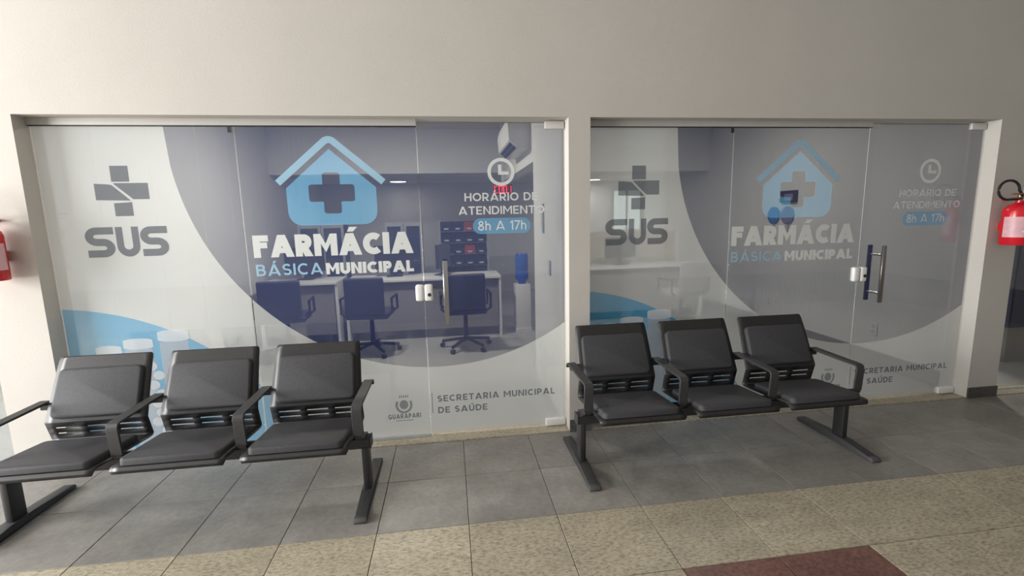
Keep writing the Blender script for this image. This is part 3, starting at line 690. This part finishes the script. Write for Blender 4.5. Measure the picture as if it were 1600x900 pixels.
# queue display
q = empty('queue_display', (0.330, 2.62, 1.830)); tag(q, 'red LED queue display reading C001 hanging under the beam', 'display')
box('case', -0.115, 0.115, 0.0, 0.05, -0.062, 0.062, M_LEDBOX, q, 0.004, 1)
box('hanger', -0.012, 0.012, 0.018, 0.032, 0.062, 0.919, M_CABFRAME, q)
SEG = {'a': (0, 1, 1, 1), 'b': (1, 1, 1, .5), 'c': (1, .5, 1, 0), 'd': (0, 0, 1, 0), 'e': (0, .5, 0, 0), 'f': (0, 1, 0, .5)}
def digit(ch, x):
    on = {'C': 'adef', '0': 'abcdef', '1': 'bc'}[ch]; w, h, t = 0.034, 0.078, 0.0065; l = []
    for s in on:
        x0, z0, x1, z1 = SEG[s]; l.append((x + min(x0, x1) * w - t / 2, x + max(x0, x1) * w + t / 2, -0.003, 0.001, (min(z0, z1) - .5) * h - t / 2, (max(z0, z1) - .5) * h + t / 2))
    boxes('led_digit', l, M_LED, q)
for k, ch in enumerate('C001'): digit(ch, -0.098 + 0.054 * k)

# air conditioner on the partition
ac = empty('air_conditioner', (XL1, 1.85, 2.14)); tag(ac, 'white split air conditioner with dark louvres high on the partition', 'air conditioner')
prism = bmesh.new()
pf = [(0, 0.0), (-0.12, 0.0), (-0.20, 0.07), (-0.21, 0.22), (-0.19, 0.29), (0, 0.29)]
a = [prism.verts.new((x, -0.45, z)) for x, z in pf]; b = [prism.verts.new((x, 0.45, z)) for x, z in pf]
prism.faces.new(a); prism.faces.new(b[::-1])
for k in range(len(pf)): prism.faces.new([a[k], b[k], b[(k + 1) % 6], a[(k + 1) % 6]])
from_bm('casing', prism, M_FITTING, ac)
for k, t in enumerate((0.25, 0.65)):
    x = -0.12 - 0.08 * t; z = 0.07 * t
    lv = box('louvre', -0.002, 0.002, -0.40, 0.40, -0.018, 0.018, M_CABDARK, ac); lv.location = (x - 0.002, 0, z - 0.002); lv.rotation_euler = (0, math.atan2(-0.08, 0.07), 0)

# water dispenser by the end of the partition
wd = empty('water_dispenser', (0.60, 3.02, 0)); tag(wd, 'white water dispenser carrying a blue bottle', 'water dispenser')
box('body', -0.10, 0.10, -0.10, 0.10, 0.0, 0.63, M_FITTING, wd, 0.01, 2)
box('plinth', -0.108, 0.108, -0.108, 0.108, 0.0, 0.05, M_DESK, wd)
lathe('bottle', [(0, 0.63), (0.05, 0.63), (0.05, 0.66), (0.085, 0.70), (0.085, 0.80), (0.080, 0.81), (0.085, 0.82), (0.085, 1.00), (0.07, 1.03), (0, 1.03)], M_WATER, wd, 28)

# right-hand room: divider with rail, bright doorway, wall items
dv = empty('desk_divider', (2.25, 3.90, 0)); tag(dv, 'beige low divider with white top rail behind the desk', 'divider')
box('panel', -1.05, 0.92, 0.0, 0.04, 0.0, 1.24, M_PANEL, dv)
box('rail', -1.07, 0.94, -0.01, 0.05, 1.24, 1.275, M_FITTING, dv)
box('end_post', 0.92, 0.98, -0.01, 0.05, 0.0, 1.275, M_FITTING, dv)
wn = struct(box('window_7', 3.05, 3.62, 6.36, 6.395, 0.05, 1.98, M_DAYPANE)); wn['label'] = 'bright frosted pane in the back wall'
boxes('window_frame', [(2.99, 3.05, 6.34, 6.398, 0.0, 2.04), (3.62, 3.68, 6.34, 6.398, 0.0, 2.04), (3.31, 3.35, 6.34, 6.36, 0.05, 1.98), (3.05, 3.62, 6.34, 6.398, 1.98, 2.04)], M_CABFRAME, wn)
scr = empty('wall_screen', (XR1 - 0.001, 2.11, 1.67)); tag(scr, 'small black screen on the white side wall above two round signs', 'screen')
box('case', -0.035, 0.0, -0.13, 0.13, -0.07, 0.07, M_MON, scr, 0.004, 1)
box('display', -0.037, -0.0355, -0.09, 0.05, -0.045, 0.03, M_SIGNVIOLET, scr)
for yy, mt, lb in ((2.36, M_SIGNBLUE, 'round blue sign on the white side wall beneath the small screen'), (2.12, M_SIGNVIOLET, 'round violet sign on the white side wall beneath the small screen')):
    s = empty('round_sign', (XR1 - 0.001, yy, 1.45)); tag(s, lb, 'sign', 'round wall signs')
    cyl('disc', (0, 0, 0), (-0.018, 0, 0), 0.105, 0.105, mt, s, 32)
    cyl('rim', (-0.018, 0, 0), (-0.022, 0, 0), 0.098, 0.094, mt, s, 32)
    box('sign_stem', -0.016, 0.0, -0.022, 0.022, -0.26, -0.10, M_CABFRAME, s)
for yy, zz, w in ((0.86, 0.36, 'low outlet near the glass door'), (2.36, 0.37, 'low outlet below the round signs')):
    o = empty('wall_outlet', (XR1, yy, zz)); tag(o, 'white wall outlet on the side wall, ' + w, 'outlet', 'wall outlets')
    box('plate', -0.008, -0.0005, -0.04, 0.04, -0.06, 0.06, M_FITTING, o, 0.003, 1); boxes('socket', [(-0.0105, -0.0075, -0.02, 0.02, -0.04, -0.01), (-0.0105, -0.0075, -0.02, 0.02, 0.01, 0.04)], M_GREYFIT, o)
o = empty('door_closer_plate', (XL1, 0.84, 1.49)); tag(o, 'grey narrow plate on the partition beside the clock sign', 'plate')
box('plate', -0.012, -0.0005, -0.035, 0.035, -0.12, 0.12, M_CABFRAME, o, 0.003, 1); box('slot', -0.0135, -0.0115, -0.012, 0.012, -0.08, 0.08, M_GREYFIT, o)
o = empty('wall_switch', (XL1, 0.59, 1.10)); tag(o, 'slim light switch on the partition inside the first door', 'switch')
box('plate', -0.010, -0.0005, -0.03, 0.03, -0.06, 0.06, M_CABFRAME, o, 0.003, 1); box('rocker', -0.013, -0.0095, -0.012, 0.012, -0.025, 0.025, M_GREYFIT, o)

# dark cupboard inside the neighbouring shop
cb = empty('shop_cupboard', (5.33, 0.62, 0)); tag(cb, 'dark blue cupboard inside the shop past the column', 'cupboard')
box('body', -0.45, 0.45, 0.0, 0.45, 0.36, 1.40, M_CABDARK, cb); box('pedestal', -0.36, 0.36, 0.06, 0.42, 0.0, 0.36, M_DESKPANEL, cb)
for s in (-1, 1): dd = box('door', s * 0.225 - 0.21, s * 0.225 + 0.21, -0.018, 0.0, 0.39, 1.37, M_CABDARK, cb); box('knob', s * 0.05 - 0.008, s * 0.05 + 0.008, -0.03, -0.018, 1.05, 1.12, M_CHROME, dd)
